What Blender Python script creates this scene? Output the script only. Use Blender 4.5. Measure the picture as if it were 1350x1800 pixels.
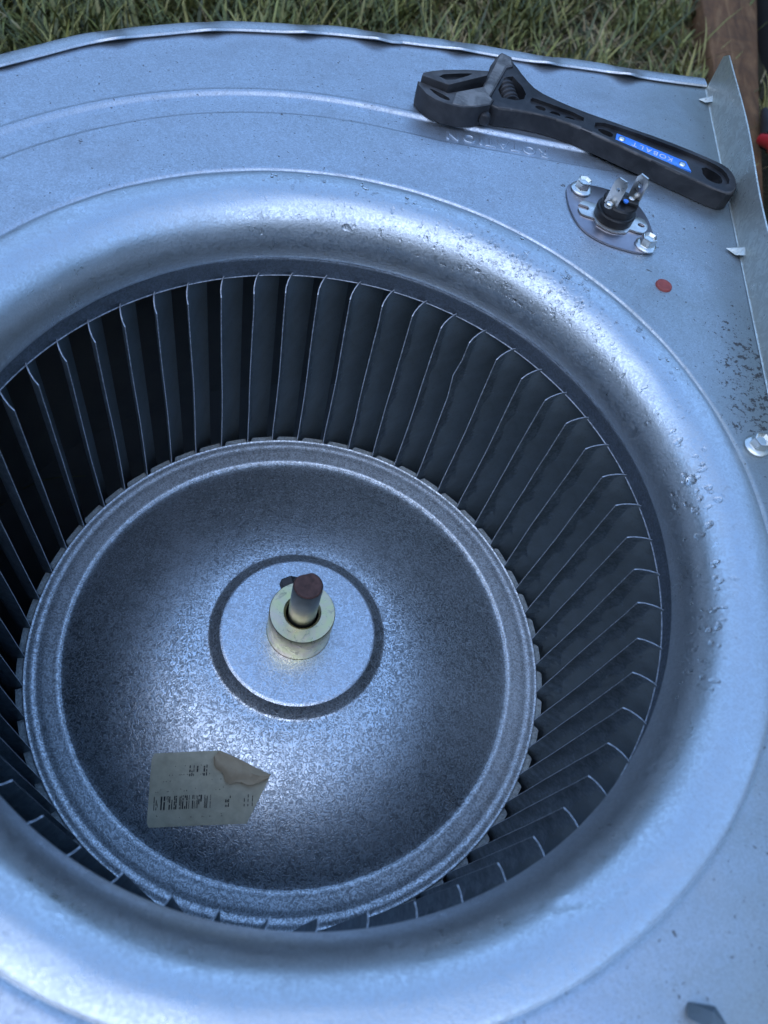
import bpy, bmesh, math, random
from mathutils import Matrix, Vector
random.seed(7)
R_ = math.radians
sc = bpy.context.scene
for o in list(bpy.data.objects):
    bpy.data.objects.remove(o)

# ------------------------------------------------------------------ camera
cam = bpy.data.cameras.new('camera')
cam.sensor_fit = 'VERTICAL'; cam.sensor_height = 24.0
cam.lens = 24.0 * 1361.94 / 1800.0
cam.clip_start = 0.01; cam.clip_end = 400
cam.dof.use_dof = True; cam.dof.focus_distance = 0.375; cam.dof.aperture_fstop = 9.5
camo = bpy.data.objects.new('camera', cam); sc.collection.objects.link(camo)
RM = ((0.97384609, -0.21455283, -0.07477214), (0.14488978, 0.83991953, -0.52301255), (0.1750164, 0.49850001, 0.84903887))
CP = (0.0, -0.13708867, 0.36455599)
camo.matrix_world = Matrix(((*RM[0], CP[0]), (*RM[1], CP[1]), (*RM[2], CP[2]), (0, 0, 0, 1)))
sc.camera = camo

# ------------------------------------------------------------------ sky and soft low sun (behind and left of the viewer)
SUN_EL, SUN_AZ = R_(26), R_(203)          # azimuth clockwise from +Y
w = bpy.data.worlds.new('World'); sc.world = w; w.use_nodes = True
nt = w.node_tree; nt.nodes.clear()
sky = nt.nodes.new('ShaderNodeTexSky'); sky.sky_type = 'NISHITA'; sky.sun_disc = False
sky.sun_elevation = SUN_EL; sky.sun_rotation = SUN_AZ
sky.air_density = 1.0; sky.dust_density = 0.05; sky.ozone_density = 2.1
bg = nt.nodes.new('ShaderNodeBackground'); bg.inputs['Strength'].default_value = 0.12
wo = nt.nodes.new('ShaderNodeOutputWorld')
nt.links.new(sky.outputs[0], bg.inputs[0]); nt.links.new(bg.outputs[0], wo.inputs[0])
sl = bpy.data.lights.new('sun', 'SUN'); sl.energy = 0.5; sl.angle = R_(110); sl.color = (1.0, 0.9, 0.78)
so = bpy.data.objects.new('sun', sl); sc.collection.objects.link(so)
sd = Vector((math.sin(SUN_AZ) * math.cos(SUN_EL), math.cos(SUN_AZ) * math.cos(SUN_EL), math.sin(SUN_EL)))
so.rotation_euler = sd.to_track_quat('Z', 'Y').to_euler(); so.location = sd * 5
sc.view_settings.view_transform = 'Standard'; sc.view_settings.look = 'None'
sc.view_settings.gamma = 1; sc.view_settings.use_curve_mapping = False
sc.view_settings.exposure = 2.32
sc.render.engine = 'CYCLES'

# ------------------------------------------------------------------ material helpers
class NT:
    def __init__(s, name):
        m = bpy.data.materials.new(name); m.use_nodes = True
        s.m = m; s.t = m.node_tree; s.n = s.t.nodes
        s.p = s.n['Principled BSDF']
        s.co = s.n.new('ShaderNodeTexCoord').outputs['Object']
    def add(s, typ, **kw):
        n = s.n.new(typ)
        for k, v in kw.items():
            if k[0] == '_': setattr(n, k[1:], v)
            else: n.inputs[k.replace('__', ' ')].default_value = v
        return n
    def L(s, a, b): s.t.links.new(a, b)
    def noise(s, scale, detail=4, rough=.55, dist=0, co=None):
        n = s.add('ShaderNodeTexNoise', Scale=scale, Detail=detail, Roughness=rough, Distortion=dist)
        s.L(co or s.co, n.inputs['Vector']); return n.outputs['Fac']
    def ramp(s, fac, stops):
        r = s.n.new('ShaderNodeValToRGB'); e = r.color_ramp.elements
        while len(e) < len(stops): e.new(.5)
        for el, (p, c) in zip(e, stops):
            el.position = p; el.color = (c, c, c, 1) if not hasattr(c, '__len__') else (*c, 1)
        s.L(fac, r.inputs[0]); return r.outputs[0]
    def mrange(s, v, a, b, c, d):
        n = s.n.new('ShaderNodeMapRange'); s.L(v, n.inputs[0])
        for i, q in enumerate((a, b, c, d)): n.inputs[i + 1].default_value = q
        return n.outputs[0]
    def math(s, op, a, b=None, clamp=False):
        n = s.n.new('ShaderNodeMath'); n.operation = op; n.use_clamp = clamp
        for i, q in enumerate((a, b)):
            if q is None: continue
            if isinstance(q, (int, float)): n.inputs[i].default_value = q
            else: s.L(q, n.inputs[i])
        return n.outputs[0]
    def mix(s, f, a, b):
        n = s.n.new('ShaderNodeMix'); n.data_type = 'RGBA'
        for sock, q in ((n.inputs['Factor'], f), (n.inputs['A'], a), (n.inputs['B'], b)):
            if isinstance(q, (int, float)): sock.default_value = q
            elif isinstance(q, tuple): sock.default_value = (*q, 1)
            else: s.L(q, sock)
        return n.outputs['Result']
    def bump(s, h, strength, dist):
        n = s.add('ShaderNodeBump', Strength=strength, Distance=dist); s.L(h, n.inputs['Height'])
        s.L(n.outputs[0], s.p.inputs['Normal']); return n
    def setp(s, **kw):
        for k, v in kw.items():
            i = s.p.inputs[k.replace('__', ' ')]
            if isinstance(v, tuple): i.default_value = (*v, 1)
            elif isinstance(v, (int, float)): i.default_value = v
            else: s.L(v, i)
        return s.m

def galv(name, base, rough, grain=900, amt=.25, dirt=0.0, specks=None, bump=.12, met=1.0, dist=1.6, wave=0.0):
    """galvanised sheet: fine zinc grain, broad wipe marks, optional dirt specks (mask built by specks)"""
    s = NT(name)
    g = s.noise(grain, 2, .55, dist)
    g = s.ramp(g, [(.40, 0), (.50, .45), (.60, 1)])
    big = s.noise(14, 5, .6, .6)
    mid = s.noise(120, 4, .6, .3)
    dark = tuple(c * (1 - amt) for c in base)
    col = s.mix(g, dark, base)
    col = s.mix(s.mrange(big, .35, .7, 0, .35), col, tuple(c * .8 for c in base))
    rg = s.math('ADD', s.mrange(g, 0, 1, rough + .10, rough - .06), s.mrange(mid, .3, .7, -.03, .05))
    rg = s.math('ADD', rg, s.mrange(big, .3, .7, -.03, .06))
    if wave:
        st = s.noise(38, 6, .7, 1.2)
        stain = s.math('MULTIPLY', s.mrange(st, .52, .62, 0, 1), s.mrange(s.noise(9, 3), .45, .6, 0, 1))
        col = s.mix(s.math('MULTIPLY', stain, .28), col, tuple(c * .62 for c in base))
        rg = s.math('ADD', rg, s.math('MULTIPLY', stain, .08))
        sx = s.n.new('ShaderNodeSeparateXYZ'); s.L(s.co, sx.inputs[0])
        greyer = s.math('ADD', s.mrange(sx.outputs[0], .05, .15, -.15, .85), s.mrange(s.noise(11, 4, .6, .6), .3, .7, -.3, .3), True)  # sheet turns greyer and rougher towards positive x, broken by noise
        col = s.mix(s.math('MULTIPLY', greyer, .85), col, (.31, .345, .335))
        rg = s.math('ADD', rg, s.math('MULTIPLY', greyer, .07))
    if dirt or specks:
        d1 = s.noise(650, 2, .5, .4)
        d2 = s.noise(210, 3, .6, .8)
        spk = s.math('MAXIMUM', s.mrange(d1, .69, .73, 0, 1), s.mrange(d2, .71, .74, 0, 1))
        msk = specks(s) if specks else None
        if msk is not None:
            dm = s.noise(480, 4, .66, .35)
            thr = s.math('SUBTRACT', .80, s.math('MULTIPLY', msk, .26))
            sp2 = s.math('MULTIPLY', s.math('SUBTRACT', dm, thr), 30, True)
            sp2 = s.math('MAXIMUM', sp2, 0)
            f = s.math('MAXIMUM', s.math('MULTIPLY', spk, dirt), s.math('MULTIPLY', sp2, .9))
        else:
            f = s.math('MULTIPLY', spk, dirt)
        col = s.mix(f, col, (.02, .02, .022))
        rg = s.math('ADD', rg, s.math('MULTIPLY', f, .3))
        s.setp(Metallic=s.mrange(f, 0, 1, met, 0))
    else:
        s.setp(Metallic=met)
    hb = s.math('ADD', g, s.math('MULTIPLY', mid, 1.5))
    b1 = s.bump(hb, bump, .0002)
    if wave:
        wv = s.noise(16, 3, .55, .4)
        b2 = s.add('ShaderNodeBump', Strength=wave, Distance=.0012); s.L(wv, b2.inputs['Height']); s.L(b2.outputs[0], b1.inputs['Normal'])
    return s.setp(Base__Color=col, Roughness=rg)

def fold_specks(s):
    sx = s.n.new('ShaderNodeSeparateXYZ'); s.L(s.co, sx.inputs[0])
    a = s.mrange(sx.outputs[0], .118, .152, 0, 1)
    b = s.mrange(sx.outputs[1], .17, .11, .25, 1)
    c = s.mrange(sx.outputs[1], .02, .07, 0, 1)
    return s.math('MULTIPLY', s.math('MULTIPLY', a, b), c)

def ring_specks(s):
    sx = s.n.new('ShaderNodeSeparateXYZ'); s.L(s.co, sx.inputs[0])
    a = s.mrange(sx.outputs[0], .10, .145, 0, 1)
    b = s.mrange(sx.outputs[1], .10, .02, .4, .8)
    r = s.math('SQRT', s.math('ADD', s.math('POWER', sx.outputs[0], 2), s.math('POWER', sx.outputs[1], 2)))
    return s.math('MULTIPLY', s.math('MULTIPLY', a, b), s.mrange(r, .143, .153, 0, .6))

ZN = (.56, .62, .69)
M = {}
M['sheet'] = galv('galvanised_sheet', ZN, .40, 620, .24, .8, fold_specks, .18, .93, 2.5, 1.5)
M['ring'] = galv('galvanised_inlet_ring', (.61, .67, .72), .35, 700, .16, .2, ring_specks, .12, .95)
M['plate'] = galv('galvanised_backplate', (.82, .88, .93), .31, 480, .76, 0, None, .24, .88, 2.6)
M['band'] = galv('galvanised_plate_rim', (.76, .82, .87), .40, 480, .62, 0, None, .26, .64, 2.6)
M['disc'] = galv('galvanised_hub_disc', (.76, .81, .87), .29, 560, .42, 0, None, .2, .95, 2.6)
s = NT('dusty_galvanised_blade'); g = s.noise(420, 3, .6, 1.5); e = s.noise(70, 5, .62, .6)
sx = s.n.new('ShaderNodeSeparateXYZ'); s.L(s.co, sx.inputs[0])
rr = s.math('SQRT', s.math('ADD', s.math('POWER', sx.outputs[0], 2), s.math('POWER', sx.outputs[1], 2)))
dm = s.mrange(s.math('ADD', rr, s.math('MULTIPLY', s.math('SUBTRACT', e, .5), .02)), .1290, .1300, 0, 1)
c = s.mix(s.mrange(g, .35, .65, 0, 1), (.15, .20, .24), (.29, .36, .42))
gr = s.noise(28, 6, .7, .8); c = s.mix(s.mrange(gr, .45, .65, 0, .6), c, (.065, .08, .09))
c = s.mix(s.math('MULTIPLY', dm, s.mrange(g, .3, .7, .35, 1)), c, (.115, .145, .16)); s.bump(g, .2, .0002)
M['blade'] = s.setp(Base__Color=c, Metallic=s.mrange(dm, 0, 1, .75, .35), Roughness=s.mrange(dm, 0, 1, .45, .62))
s = NT('dark_inside_sheet'); n1 = s.noise(40, 5); M['inside'] = s.setp(Base__Color=s.mix(n1, (.09, .10, .11), (.17, .18, .185)), Metallic=.5, Roughness=.75)  # darker, rougher sheet for scroll wall, back panel and lower ring
M['flangering'] = galv('galvanised_slotted_flange', (.46, .50, .50), .58, 420, .45, .4, None, .3, .25)
M['endring'] = galv('dull_end_ring', (.23, .27, .32), .5, 500, .3, 0, None, .2)
M['rim'] = galv('galvanised_seam', (.64, .66, .68), .36, 900, .2, .3, None, .2)
M['flange'] = galv('galvanised_flange', (.64, .68, .64), .33, 200, .2, .5, None, .35, .65)
M['cutedge'] = galv('cut_blade_edge', (.46, .50, .56), .4, 400, .5, 0, None, .2, .5)
M['edge'] = galv('bare_sheet_edge', (.75, .76, .76), .35, 900, .1)

s = NT('zinc_plated_hub'); n1 = s.noise(90, 4, .6, 1)
c = s.mix(s.mrange(n1, .35, .65, 0, 1), (.80, .74, .36), (.84, .66, .48)); n3 = s.noise(260, 6, .7, 1); c = s.mix(s.mrange(n3, .55, .68, 0, .7), c, (.30, .26, .17)); s.bump(s.noise(700, 3), .2, .0002)
M['hub'] = s.setp(Base__Color=c, Metallic=1.0, Roughness=s.mrange(s.noise(300), .3, .7, .24, .42))
s = NT('machined_steel_shaft'); n1 = s.noise(200, 4)
M['shaft'] = s.setp(Base__Color=s.mix(n1, (.28, .29, .27), (.42, .43, .40)), Metallic=1.0, Roughness=.35)
s = NT('rusty_shaft_end'); n1 = s.noise(420, 5, .65); s.bump(n1, .5, .0004)
M['rust'] = s.setp(Base__Color=s.ramp(n1, [(.3, (.03, .014, .012)), (.6, (.075, .036, .03)), (.8, (.12, .065, .055))]), Metallic=.2, Roughness=.75)
s = NT('dark_bore'); M['bore'] = s.setp(Base__Color=(.02, .022, .024), Metallic=.4, Roughness=.6)
s = NT('bright_zinc_bolt'); n1 = s.noise(500, 3); s.bump(n1, .3, .0002)
M['bolt'] = s.setp(Base__Color=(.72, .74, .72), Metallic=1.0, Roughness=s.mrange(n1, .3, .7, .22, .4))
s = NT('tinned_terminal'); n1 = s.noise(400, 3)
M['tin'] = s.setp(Base__Color=(.7, .69, .66), Metallic=1.0, Roughness=s.mrange(n1, .3, .7, .25, .42))
s = NT('black_phenolic'); n1 = s.noise(700, 3)
M['phenol'] = s.setp(Base__Color=(.010, .010, .011), Roughness=s.mrange(n1, .3, .7, .28, .5))
s = NT('thin_switch_plate'); n1 = s.noise(60, 4, .6, 1)
M['swplate'] = s.setp(Base__Color=s.mix(s.mrange(n1, .4, .6, 0, 1), (.30, .28, .31), (.38, .36, .39)), Metallic=1.0, Roughness=.32)
s = NT('black_oxide_steel'); n1 = s.noise(900, 3); n2 = s.noise(70, 5, .6, .5); s.bump(n1, .35, .0003)
M['wrench'] = s.setp(Base__Color=s.mix(s.mrange(n2, .4, .7, 0, 1), (.018, .019, .022), (.055, .056, .06)), Metallic=.25, Roughness=s.mrange(n2, .3, .7, .42, .6))
s = NT('worn_jaw_steel'); n1 = s.noise(420, 5, .65, 1.2); n2 = s.noise(110, 4, .6, .8); s.bump(n1, .6, .0005)
M['jaw'] = s.setp(Base__Color=s.mix(s.mrange(n2, .4, .6, 0, 1), (.13, .125, .12), (.29, .275, .26)), Metallic=.6, Roughness=s.mrange(n1, .3, .7, .4, .62))
s = NT('scuffed_head_steel'); n1 = s.noise(300, 5, .65, 1); n2 = s.noise(60, 4, .6, .8); s.bump(n1, .4, .0004)
M['headtop'] = s.setp(Base__Color=s.mix(s.mrange(n2, .4, .65, 0, 1), (.06, .058, .058), (.125, .12, .118)), Metallic=.45, Roughness=s.mrange(n1, .3, .7, .4, .6))
s = NT('blue_badge'); n1 = s.noise(300, 3)
M['blue'] = s.setp(Base__Color=s.mix(s.mrange(n1, .3, .7, 0, .3), (.05, .24, .80), (.12, .34, .85)), Roughness=.35)
s = NT('badge_lettering'); M['white'] = s.setp(Base__Color=(.62, .64, .70), Roughness=.5)
s = NT('aged_paper_label'); n1 = s.noise(45, 5, .6, .8); n2 = s.noise(260, 4)
c = s.mix(s.mrange(n1, .35, .65, 0, 1), (.44, .385, .26), (.54, .48, .345)); s.bump(n2, .25, .0003)
M['paper'] = s.setp(Base__Color=s.mix(s.mrange(n2, .4, .65, 0, .3), c, (.22, .19, .14)), Roughness=.75)
s = NT('paper_back'); n1 = s.noise(160, 4, .6, 1)
M['paperback'] = s.setp(Base__Color=s.mix(n1, (.30, .22, .13), (.46, .36, .235)), Roughness=.8)
s = NT('label_print'); M['ink'] = s.setp(Base__Color=(.012, .012, .014), Roughness=.7)
s = NT('red_plug'); n1 = s.noise(500, 4)
M['red'] = s.setp(Base__Color=s.mix(n1, (.20, .035, .03), (.34, .075, .06)), Roughness=.6)
s = NT('red_grip'); M['grip'] = s.setp(Base__Color=(.40, .02, .025), Roughness=.38)
s = NT('dark_tool_steel'); M['toolsteel'] = s.setp(Base__Color=(.06, .06, .065), Metallic=.7, Roughness=.5)
s = NT('water'); M['water'] = s.setp(Base__Color=(1, 1, 1), Roughness=0.0, IOR=1.33, Transmission__Weight=1.0)
s = NT('weathered_brown_board'); mp = s.add('ShaderNodeMapping'); mp.inputs['Scale'].default_value = (14, 2.2, 14); s.L(s.co, mp.inputs[0])
n1 = s.noise(3, 7, .65, 1.5, mp.outputs[0]); n2 = s.noise(30, 5, .65, .5); s.bump(s.math('ADD', n1, n2), .6, .004)
c = s.ramp(n1, [(.3, (.06, .028, .012)), (.5, (.15, .075, .032)), (.72, (.26, .15, .07))])
M['board'] = s.setp(Base__Color=s.mix(s.mrange(n2, .45, .7, 0, .6), c, (.05, .028, .015)), Roughness=.85)
s = NT('dark_bag_cloth'); n1 = s.noise(25, 5, .6); s.bump(s.noise(500, 3), .5, .001)
M['bag'] = s.setp(Base__Color=s.mix(n1, (.012, .012, .013), (.03, .027, .026)), Roughness=.85)
s = NT('soil'); n1 = s.noise(30, 8, .65, .4); n2 = s.noise(4, 4); s.bump(n1, 1, .02)
c = s.ramp(n1, [(.3, (.028, .022, .014)), (.55, (.06, .046, .03)), (.75, (.11, .09, .06))])
M['soil'] = s.setp(Base__Color=s.mix(s.mrange(n2, .4, .6, 0, .6), c, (.05, .055, .02)), Roughness=.95)
s = NT('grass'); at = s.n.new('ShaderNodeAttribute'); at.attribute_name = 'tint'
s.p.inputs['Subsurface Weight'].default_value = 0
M['grass'] = s.setp(Base__Color=at.outputs['Color'], Roughness=.55)
s = NT('dry_leaf'); n1 = s.noise(60, 4)
M['leaf'] = s.setp(Base__Color=s.mix(n1, (.20, .12, .03), (.36, .25, .07)), Roughness=.6)

# ------------------------------------------------------------------ object helpers
COL = sc.collection
def link(name, me, mat=None, parent=None):
    o = bpy.data.objects.new(name, me); COL.objects.link(o)
    if mat is not None and me is not None and not me.materials: me.materials.append(M[mat] if isinstance(mat, str) else mat)
    if parent: o.parent = parent
    return o
def tag(o, label, cat, group=None):
    o['label'] = label; o['category'] = cat
    if group: o['group'] = group
    return o
def thing(name, loc, label, cat, group=None):
    o = bpy.data.objects.new(name, None); COL.objects.link(o); o.location = loc; o.empty_display_size = .02
    return tag(o, label, cat, group)
def child_of(o, parent):
    """parent while keeping the coordinates the mesh was built in (world)"""
    o.parent = parent; o.matrix_parent_inverse = Matrix.Translation(-Vector(parent.location)); return o
def mesh(name, vs, fs, smooth=40):
    me = bpy.data.meshes.new(name); me.from_pydata(vs, [], fs); me.validate()
    bm = bmesh.new(); bm.from_mesh(me); bmesh.ops.recalc_face_normals(bm, faces=bm.faces); bm.to_mesh(me); bm.free()
    finish(me, smooth); return me
def finish(me, smooth):
    if smooth:
        for p in me.polygons: p.use_smooth = True
        me.set_sharp_from_angle(angle=R_(smooth))
def part(name, me, mat, parent):
    return child_of(link(name, me, mat), parent)
def lathe(prof, n=128, closed=False, c=(0, 0, 0), smooth=40):
    vs, fs = [], []
    k = len(prof)
    for i in range(n):
        a = 2 * math.pi * i / n
        for r, z in prof: vs.append((c[0] + r * math.cos(a), c[1] + r * math.sin(a), c[2] + z))
    for i in range(n):
        j = (i + 1) % n
        for q in range(k if closed else k - 1):
            p = (q + 1) % k
            fs.append((i * k + q, j * k + q, j * k + p, i * k + p))
    return mesh('lathe', vs, fs, smooth)
def prism_bm(poly, z0, z1, bevel=0.0, seg=2):
    bm = bmesh.new()
    f = bm.faces.new([bm.verts.new((x, y, z0)) for x, y in poly])
    r = bmesh.ops.extrude_face_region(bm, geom=[f])
    for v in r['geom']:
        if isinstance(v, bmesh.types.BMVert): v.co.z = z1
    bmesh.ops.recalc_face_normals(bm, faces=bm.faces)
    if bevel:
        es = [e for e in bm.edges if all(abs(v.co.z - z1) < 1e-6 for v in e.verts)]
        bmesh.ops.bevel(bm, geom=es, offset=bevel, segments=seg, profile=.5, affect='EDGES')
    return bm
def bm_mesh(bm, smooth=35):
    me = bpy.data.meshes.new('m'); bm.to_mesh(me); bm.free(); finish(me, smooth); return me
def prism(poly, z0, z1, bevel=0.0, smooth=35): return bm_mesh(prism_bm(poly, z0, z1, bevel), smooth)
def mm(pts): return [(x / 1000, y / 1000) for x, y in pts]
def chaikin(p, n=1):
    for _ in range(n):
        q = []
        for i in range(len(p)):
            a, b = p[i], p[(i + 1) % len(p)]
            q += [(a[0] * .75 + b[0] * .25, a[1] * .75 + b[1] * .25), (a[0] * .25 + b[0] * .75, a[1] * .25 + b[1] * .75)]
        p = q
    return p
def ngon(cx, cy, r, n, ph=0, sx=1, sy=1): return [(cx + r * sx * math.cos(ph + 2 * math.pi * i / n), cy + r * sy * math.sin(ph + 2 * math.pi * i / n)) for i in range(n)]
def cut(me, cutters, smooth=30):
    """boolean-subtract a list of bmeshes from a mesh"""
    o = bpy.data.objects.new('tmp', me); COL.objects.link(o)
    tmp = []
    for b in cutters:
        cm = bpy.data.meshes.new('c'); b.to_mesh(cm); b.free()
        co = bpy.data.objects.new('c', cm); COL.objects.link(co); tmp.append(co)
        m = o.modifiers.new('b', 'BOOLEAN'); m.operation = 'DIFFERENCE'; m.solver = 'EXACT'; m.object = co
    dg = bpy.context.evaluated_depsgraph_get()
    out = bpy.data.meshes.new_from_object(o.evaluated_get(dg))
    for t in tmp + [o]: bpy.data.objects.remove(t)
    finish(out, smooth); return out
def tube(pts, r, n=10):
    vs, fs = [], []
    P = [Vector(p) for p in pts]
    for i, p in enumerate(P):
        d = (P[min(i + 1, len(P) - 1)] - P[max(i - 1, 0)]).normalized()
        u = d.orthogonal().normalized() if i == 0 else (u - d * u.dot(d)).normalized()
        v = d.cross(u); rr = r[i] if hasattr(r, '__len__') else r
        for k in range(n):
            a = 2 * math.pi * k / n; vs.append(tuple(p + (u * math.cos(a) + v * math.sin(a)) * rr))
    for i in range(len(P) - 1):
        for k in range(n):
            fs.append((i * n + k, i * n + (k + 1) % n, (i + 1) * n + (k + 1) % n, (i + 1) * n + k))
    fs.append(tuple(range(n))); fs.append(tuple((len(P) - 1) * n + k for k in range(n)))
    return mesh('tube', vs, fs, 50)

# ------------------------------------------------------------------ ground
Z0 = .151                 # top of the housing's side panel
ZG = -.135                # ground level
HO = (.0006, .0019)       # inlet ring centre (the wheel turns about 0,0)
vs, fs = [], []
N = 60
def gz(x, y):
    d = max(0, math.hypot(x, y - .2) - .4)
    return ZG + min(1, d * 2) * (.012 * math.sin(x * 7 + 1) * math.cos(y * 5) + .006 * math.sin(x * 23) * math.sin(y * 19))
xs = [math.copysign(abs(i / N) ** 2.4, i) * 40 for i in range(-N, N + 1)]
for y in xs:
    for x in xs: vs.append((x, y + .4, gz(x, y + .4)))
K = 2 * N + 1
for j in range(K - 1):
    for i in range(K - 1): fs.append((j * K + i, j * K + i + 1, (j + 1) * K + i + 1, (j + 1) * K + i))
g = link('ground', mesh('ground', vs, fs, 80), 'soil'); g['kind'] = 'structure'

# ------------------------------------------------------------------ blower housing
H = thing('blower_housing', (0, 0, ZG), 'galvanised sheet metal blower housing with large round inlet, lying on the grass', 'blower housing')
TR = math.atan2(.311, .1527)
def xf(y): return .1528 + (.304 - y) * .0466
def bound(a):
    """distance from the axis to the edge of the side panel in direction a (radians)"""
    c, s_ = math.cos(a), math.sin(a)
    d = math.degrees(a) % 360
    if d < 93.6 and d > math.degrees(TR):
        # straight run towards the outlet
        x1, y1, x2, y2 = -.0165, .274, .1512, .311
        nx, ny = (y2 - y1), -(x2 - x1)
        return (nx * x1 + ny * y1) / (nx * c + ny * s_)
    fold = 9
    if c > 0:
        k = .0466; b0 = .1528 + .304 * k
        fold = b0 / (c + k * s_) if c + k * s_ > 0 else 9
    if d <= math.degrees(TR): return fold
    if d < 270:
        sp = .2732 - .00057 * (d - 93.6)
        return max(sp, .188 / max(-s_, 1e-3) if s_ < -.5 else 0, .18)
    line = .188 / max(-s_, 1e-3)
    return min(fold, line)
BR = math.atan2(-.188, xf(-.188))
angs = sorted([2 * math.pi * i / 480 for i in range(480)] + [TR, BR % (2 * math.pi)])
def lerp_table(t, d):
    for (a, ra), (b, rb) in zip(t, t[1:]):
        if a <= d <= b: return ra + (rb - ra) * (d - a) / (b - a)
    return t[0][1] if d < t[0][0] else t[-1][1]
def line_r(a, p, q):
    nx, ny = q[1] - p[1], p[0] - q[0]
    return (nx * p[0] + ny * p[1]) / (nx * math.cos(a) + ny * math.sin(a))
def crv(d, t, p, q):
    a = math.radians(d)
    if 20 < d < 86: return line_r(a, p, q)
    if d <= 20 or d > 300: return 9
    return lerp_table(t, d)
TA = [(86, .2135), (92.3, .2118), (105.2, .2115), (114.2, .2104), (128.6, .2080), (141.1, .2053), (180, .197), (240, .186), (300, .178)]
TB = [(86, .1985), (91.8, .1975), (101.6, .1973), (110.8, .1964), (120.7, .1952), (132.1, .1930), (143.4, .1912), (180, .183), (240, .174), (300, .168)]
pA = (.2135 * math.cos(R_(86)), .2135 * math.sin(R_(86))); qA = (.079, .2195)
pB = (.1985 * math.cos(R_(86)), .1985 * math.sin(R_(86))); qB = (.093, .2078)
RC = .1556
DB = .0014
def sheet_rows(a):
    d = math.degrees(a) % 360
    rb = bound(a); ra, rB = crv(d, TA, pA, qA), crv(d, TB, pB, qB)
    # fade the pressed band out near 300 degrees
    rows = [(RC - .0002, -.0013), (RC, -.0011), (RC + .0005, -.0007), (RC + .0010, -.0002), (RC + .0016, 0), (RC + .0024, 0)]
    k = 1.0
    if d > 250 and d <= 300: k = (300 - d) / 50
    if d > 300 or d < 20: k = 0
    for i in range(1, 5): rows.append((RC + .0024 + (min(rB, rb) - .0044 - RC) * i / 5, 0))
    rows += [(rB - .0014, 0), (rB - .0006, 0), (rB - .0001, -.0003 * k), (rB + .0009, -DB * .85 * k), (rB + .0016, -DB * k), (rB + .0024, -DB * k)]
    for i in range(1, 3): rows.append((rB + .0024 + (ra - .0024 - rB - .0024) * i / 3, -DB * k))
    rows += [(ra - .0024, -DB * k), (ra - .0017, -DB * k), (ra - .0012, -.0013 * k), (ra - .0007, -.0009 * k), (ra - .0001, -.0003 * k), (ra + .0004, .0000 * k), (ra + .0011, .0003 * k), (ra + .0017, .0002 * k), (ra + .0024, 0), (ra + .0034, 0)]
    for i in range(1, 5): rows.append((ra + .0034 + (rb - ra - .0034) * i / 4, 0))
    out = []; last = 0
    for r, z in rows:
        r = min(r, rb); out.append((r, z))
    return out
vs, fs = [], []
rows = [sheet_rows(a) for a in angs]; k = len(rows[0]); n = len(angs)
for a, rw in zip(angs, rows):
    for r, z in rw:
        x, y = r * math.cos(a), r * math.sin(a)
        f = max(0, 1 - (r - RC) / .01)
        vs.append((x + HO[0] * f, y + HO[1] * f, Z0 + z))
for i in range(n):
    j = (i + 1) % n
    for q in range(k - 1):
        fs.append((i * k + q, j * k + q, j * k + q + 1, i * k + q + 1))
me = mesh('side_panel', vs, fs, 50)
bm = bmesh.new(); bm.from_mesh(me); bmesh.ops.remove_doubles(bm, verts=bm.verts, dist=1e-6)
bmesh.ops.dissolve_degenerate(bm, dist=1e-7, edges=bm.edges); bm.to_mesh(me); bm.free(); finish(me, 50)
part('side_panel', me, 'sheet', H)
# inlet ring: bell mouth rolled down into the hole
RL, ZL, EA, EB = .1293, .1274, .0185, .0240
prof = [(RL + .0016, ZL - .0003), (RL + .0003, ZL - .0006), (RL, ZL)]
for i in range(1, 37):
    t = math.pi / 2 * i / 36
    prof.append((RL + EA * (1 - math.cos(t)), ZL + EB * math.sin(t)))
prof += [(.1495, ZL + EB), (.1515, ZL + EB - .0001), (.1535, ZL + EB - .0003), (.1548, ZL + EB - .0006), (.1554, ZL + EB - .0009), (.1560, ZL + EB - .0012)]
BELL = prof[2:]
ring = lathe(prof, 512, c=(HO[0], HO[1], 0), smooth=60)
for v_ in ring.vertices:                     # shallow dents and creases on the near right of the ring
    x, y = v_.co.x - HO[0], v_.co.y - HO[1]; r = math.hypot(x, y); d = math.degrees(math.atan2(y, x))
    if r > .137:
        for dc, rc, wa_, wr, am in ((-50.5, .1425, 2.0, .0011, .0005), (-46.5, .1440, 1.6, .0010, .0005), (-53.0, .1400, 1.4, .0012, .0004), (-44.0, .149, 4, .002, .0003), (58, .1455, 3, .002, .0003), (140, .148, 5, .003, .0004)):
            rr_ = rc + (d - dc) * .0006
            v_.co.z -= am * math.exp(-((d - dc) / wa_) ** 2 - ((r - rr_) / wr) ** 2)
    v_.co.z += .00006 * math.sin(d * .19 + 1) * math.sin(r * 900) + .00004 * math.sin(d * .53 + r * 400)
part('inlet_ring', ring, 'ring', H)
# scroll wall, bottom panel
wa = [a for a in angs if not (a <= TR + 1e-6 or a >= BR % (2 * math.pi) - 1e-6)]
vs, fs = [], []
for a in wa:
    r = bound(a) - .001
    for z in (Z0 - .0015, ZG + .008): vs.append((r * math.cos(a), r * math.sin(a), z))
for i in range(len(wa) - 1): fs.append((2 * i, 2 * i + 1, 2 * i + 3, 2 * i + 2))
part('scroll_wall', mesh('scroll_wall', vs, fs, 50), 'inside', H)
vs, fs = [], []
for a in angs:
    for r in (.05, bound(a) - .0005): vs.append((r * math.cos(a), r * math.sin(a), ZG + .010))
for i in range(n):
    j = (i + 1) % n; fs.append((2 * i, 2 * i + 1, 2 * j + 1, 2 * j))
part('back_panel', mesh('back_panel', vs, fs, 50), 'inside', H)
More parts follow.
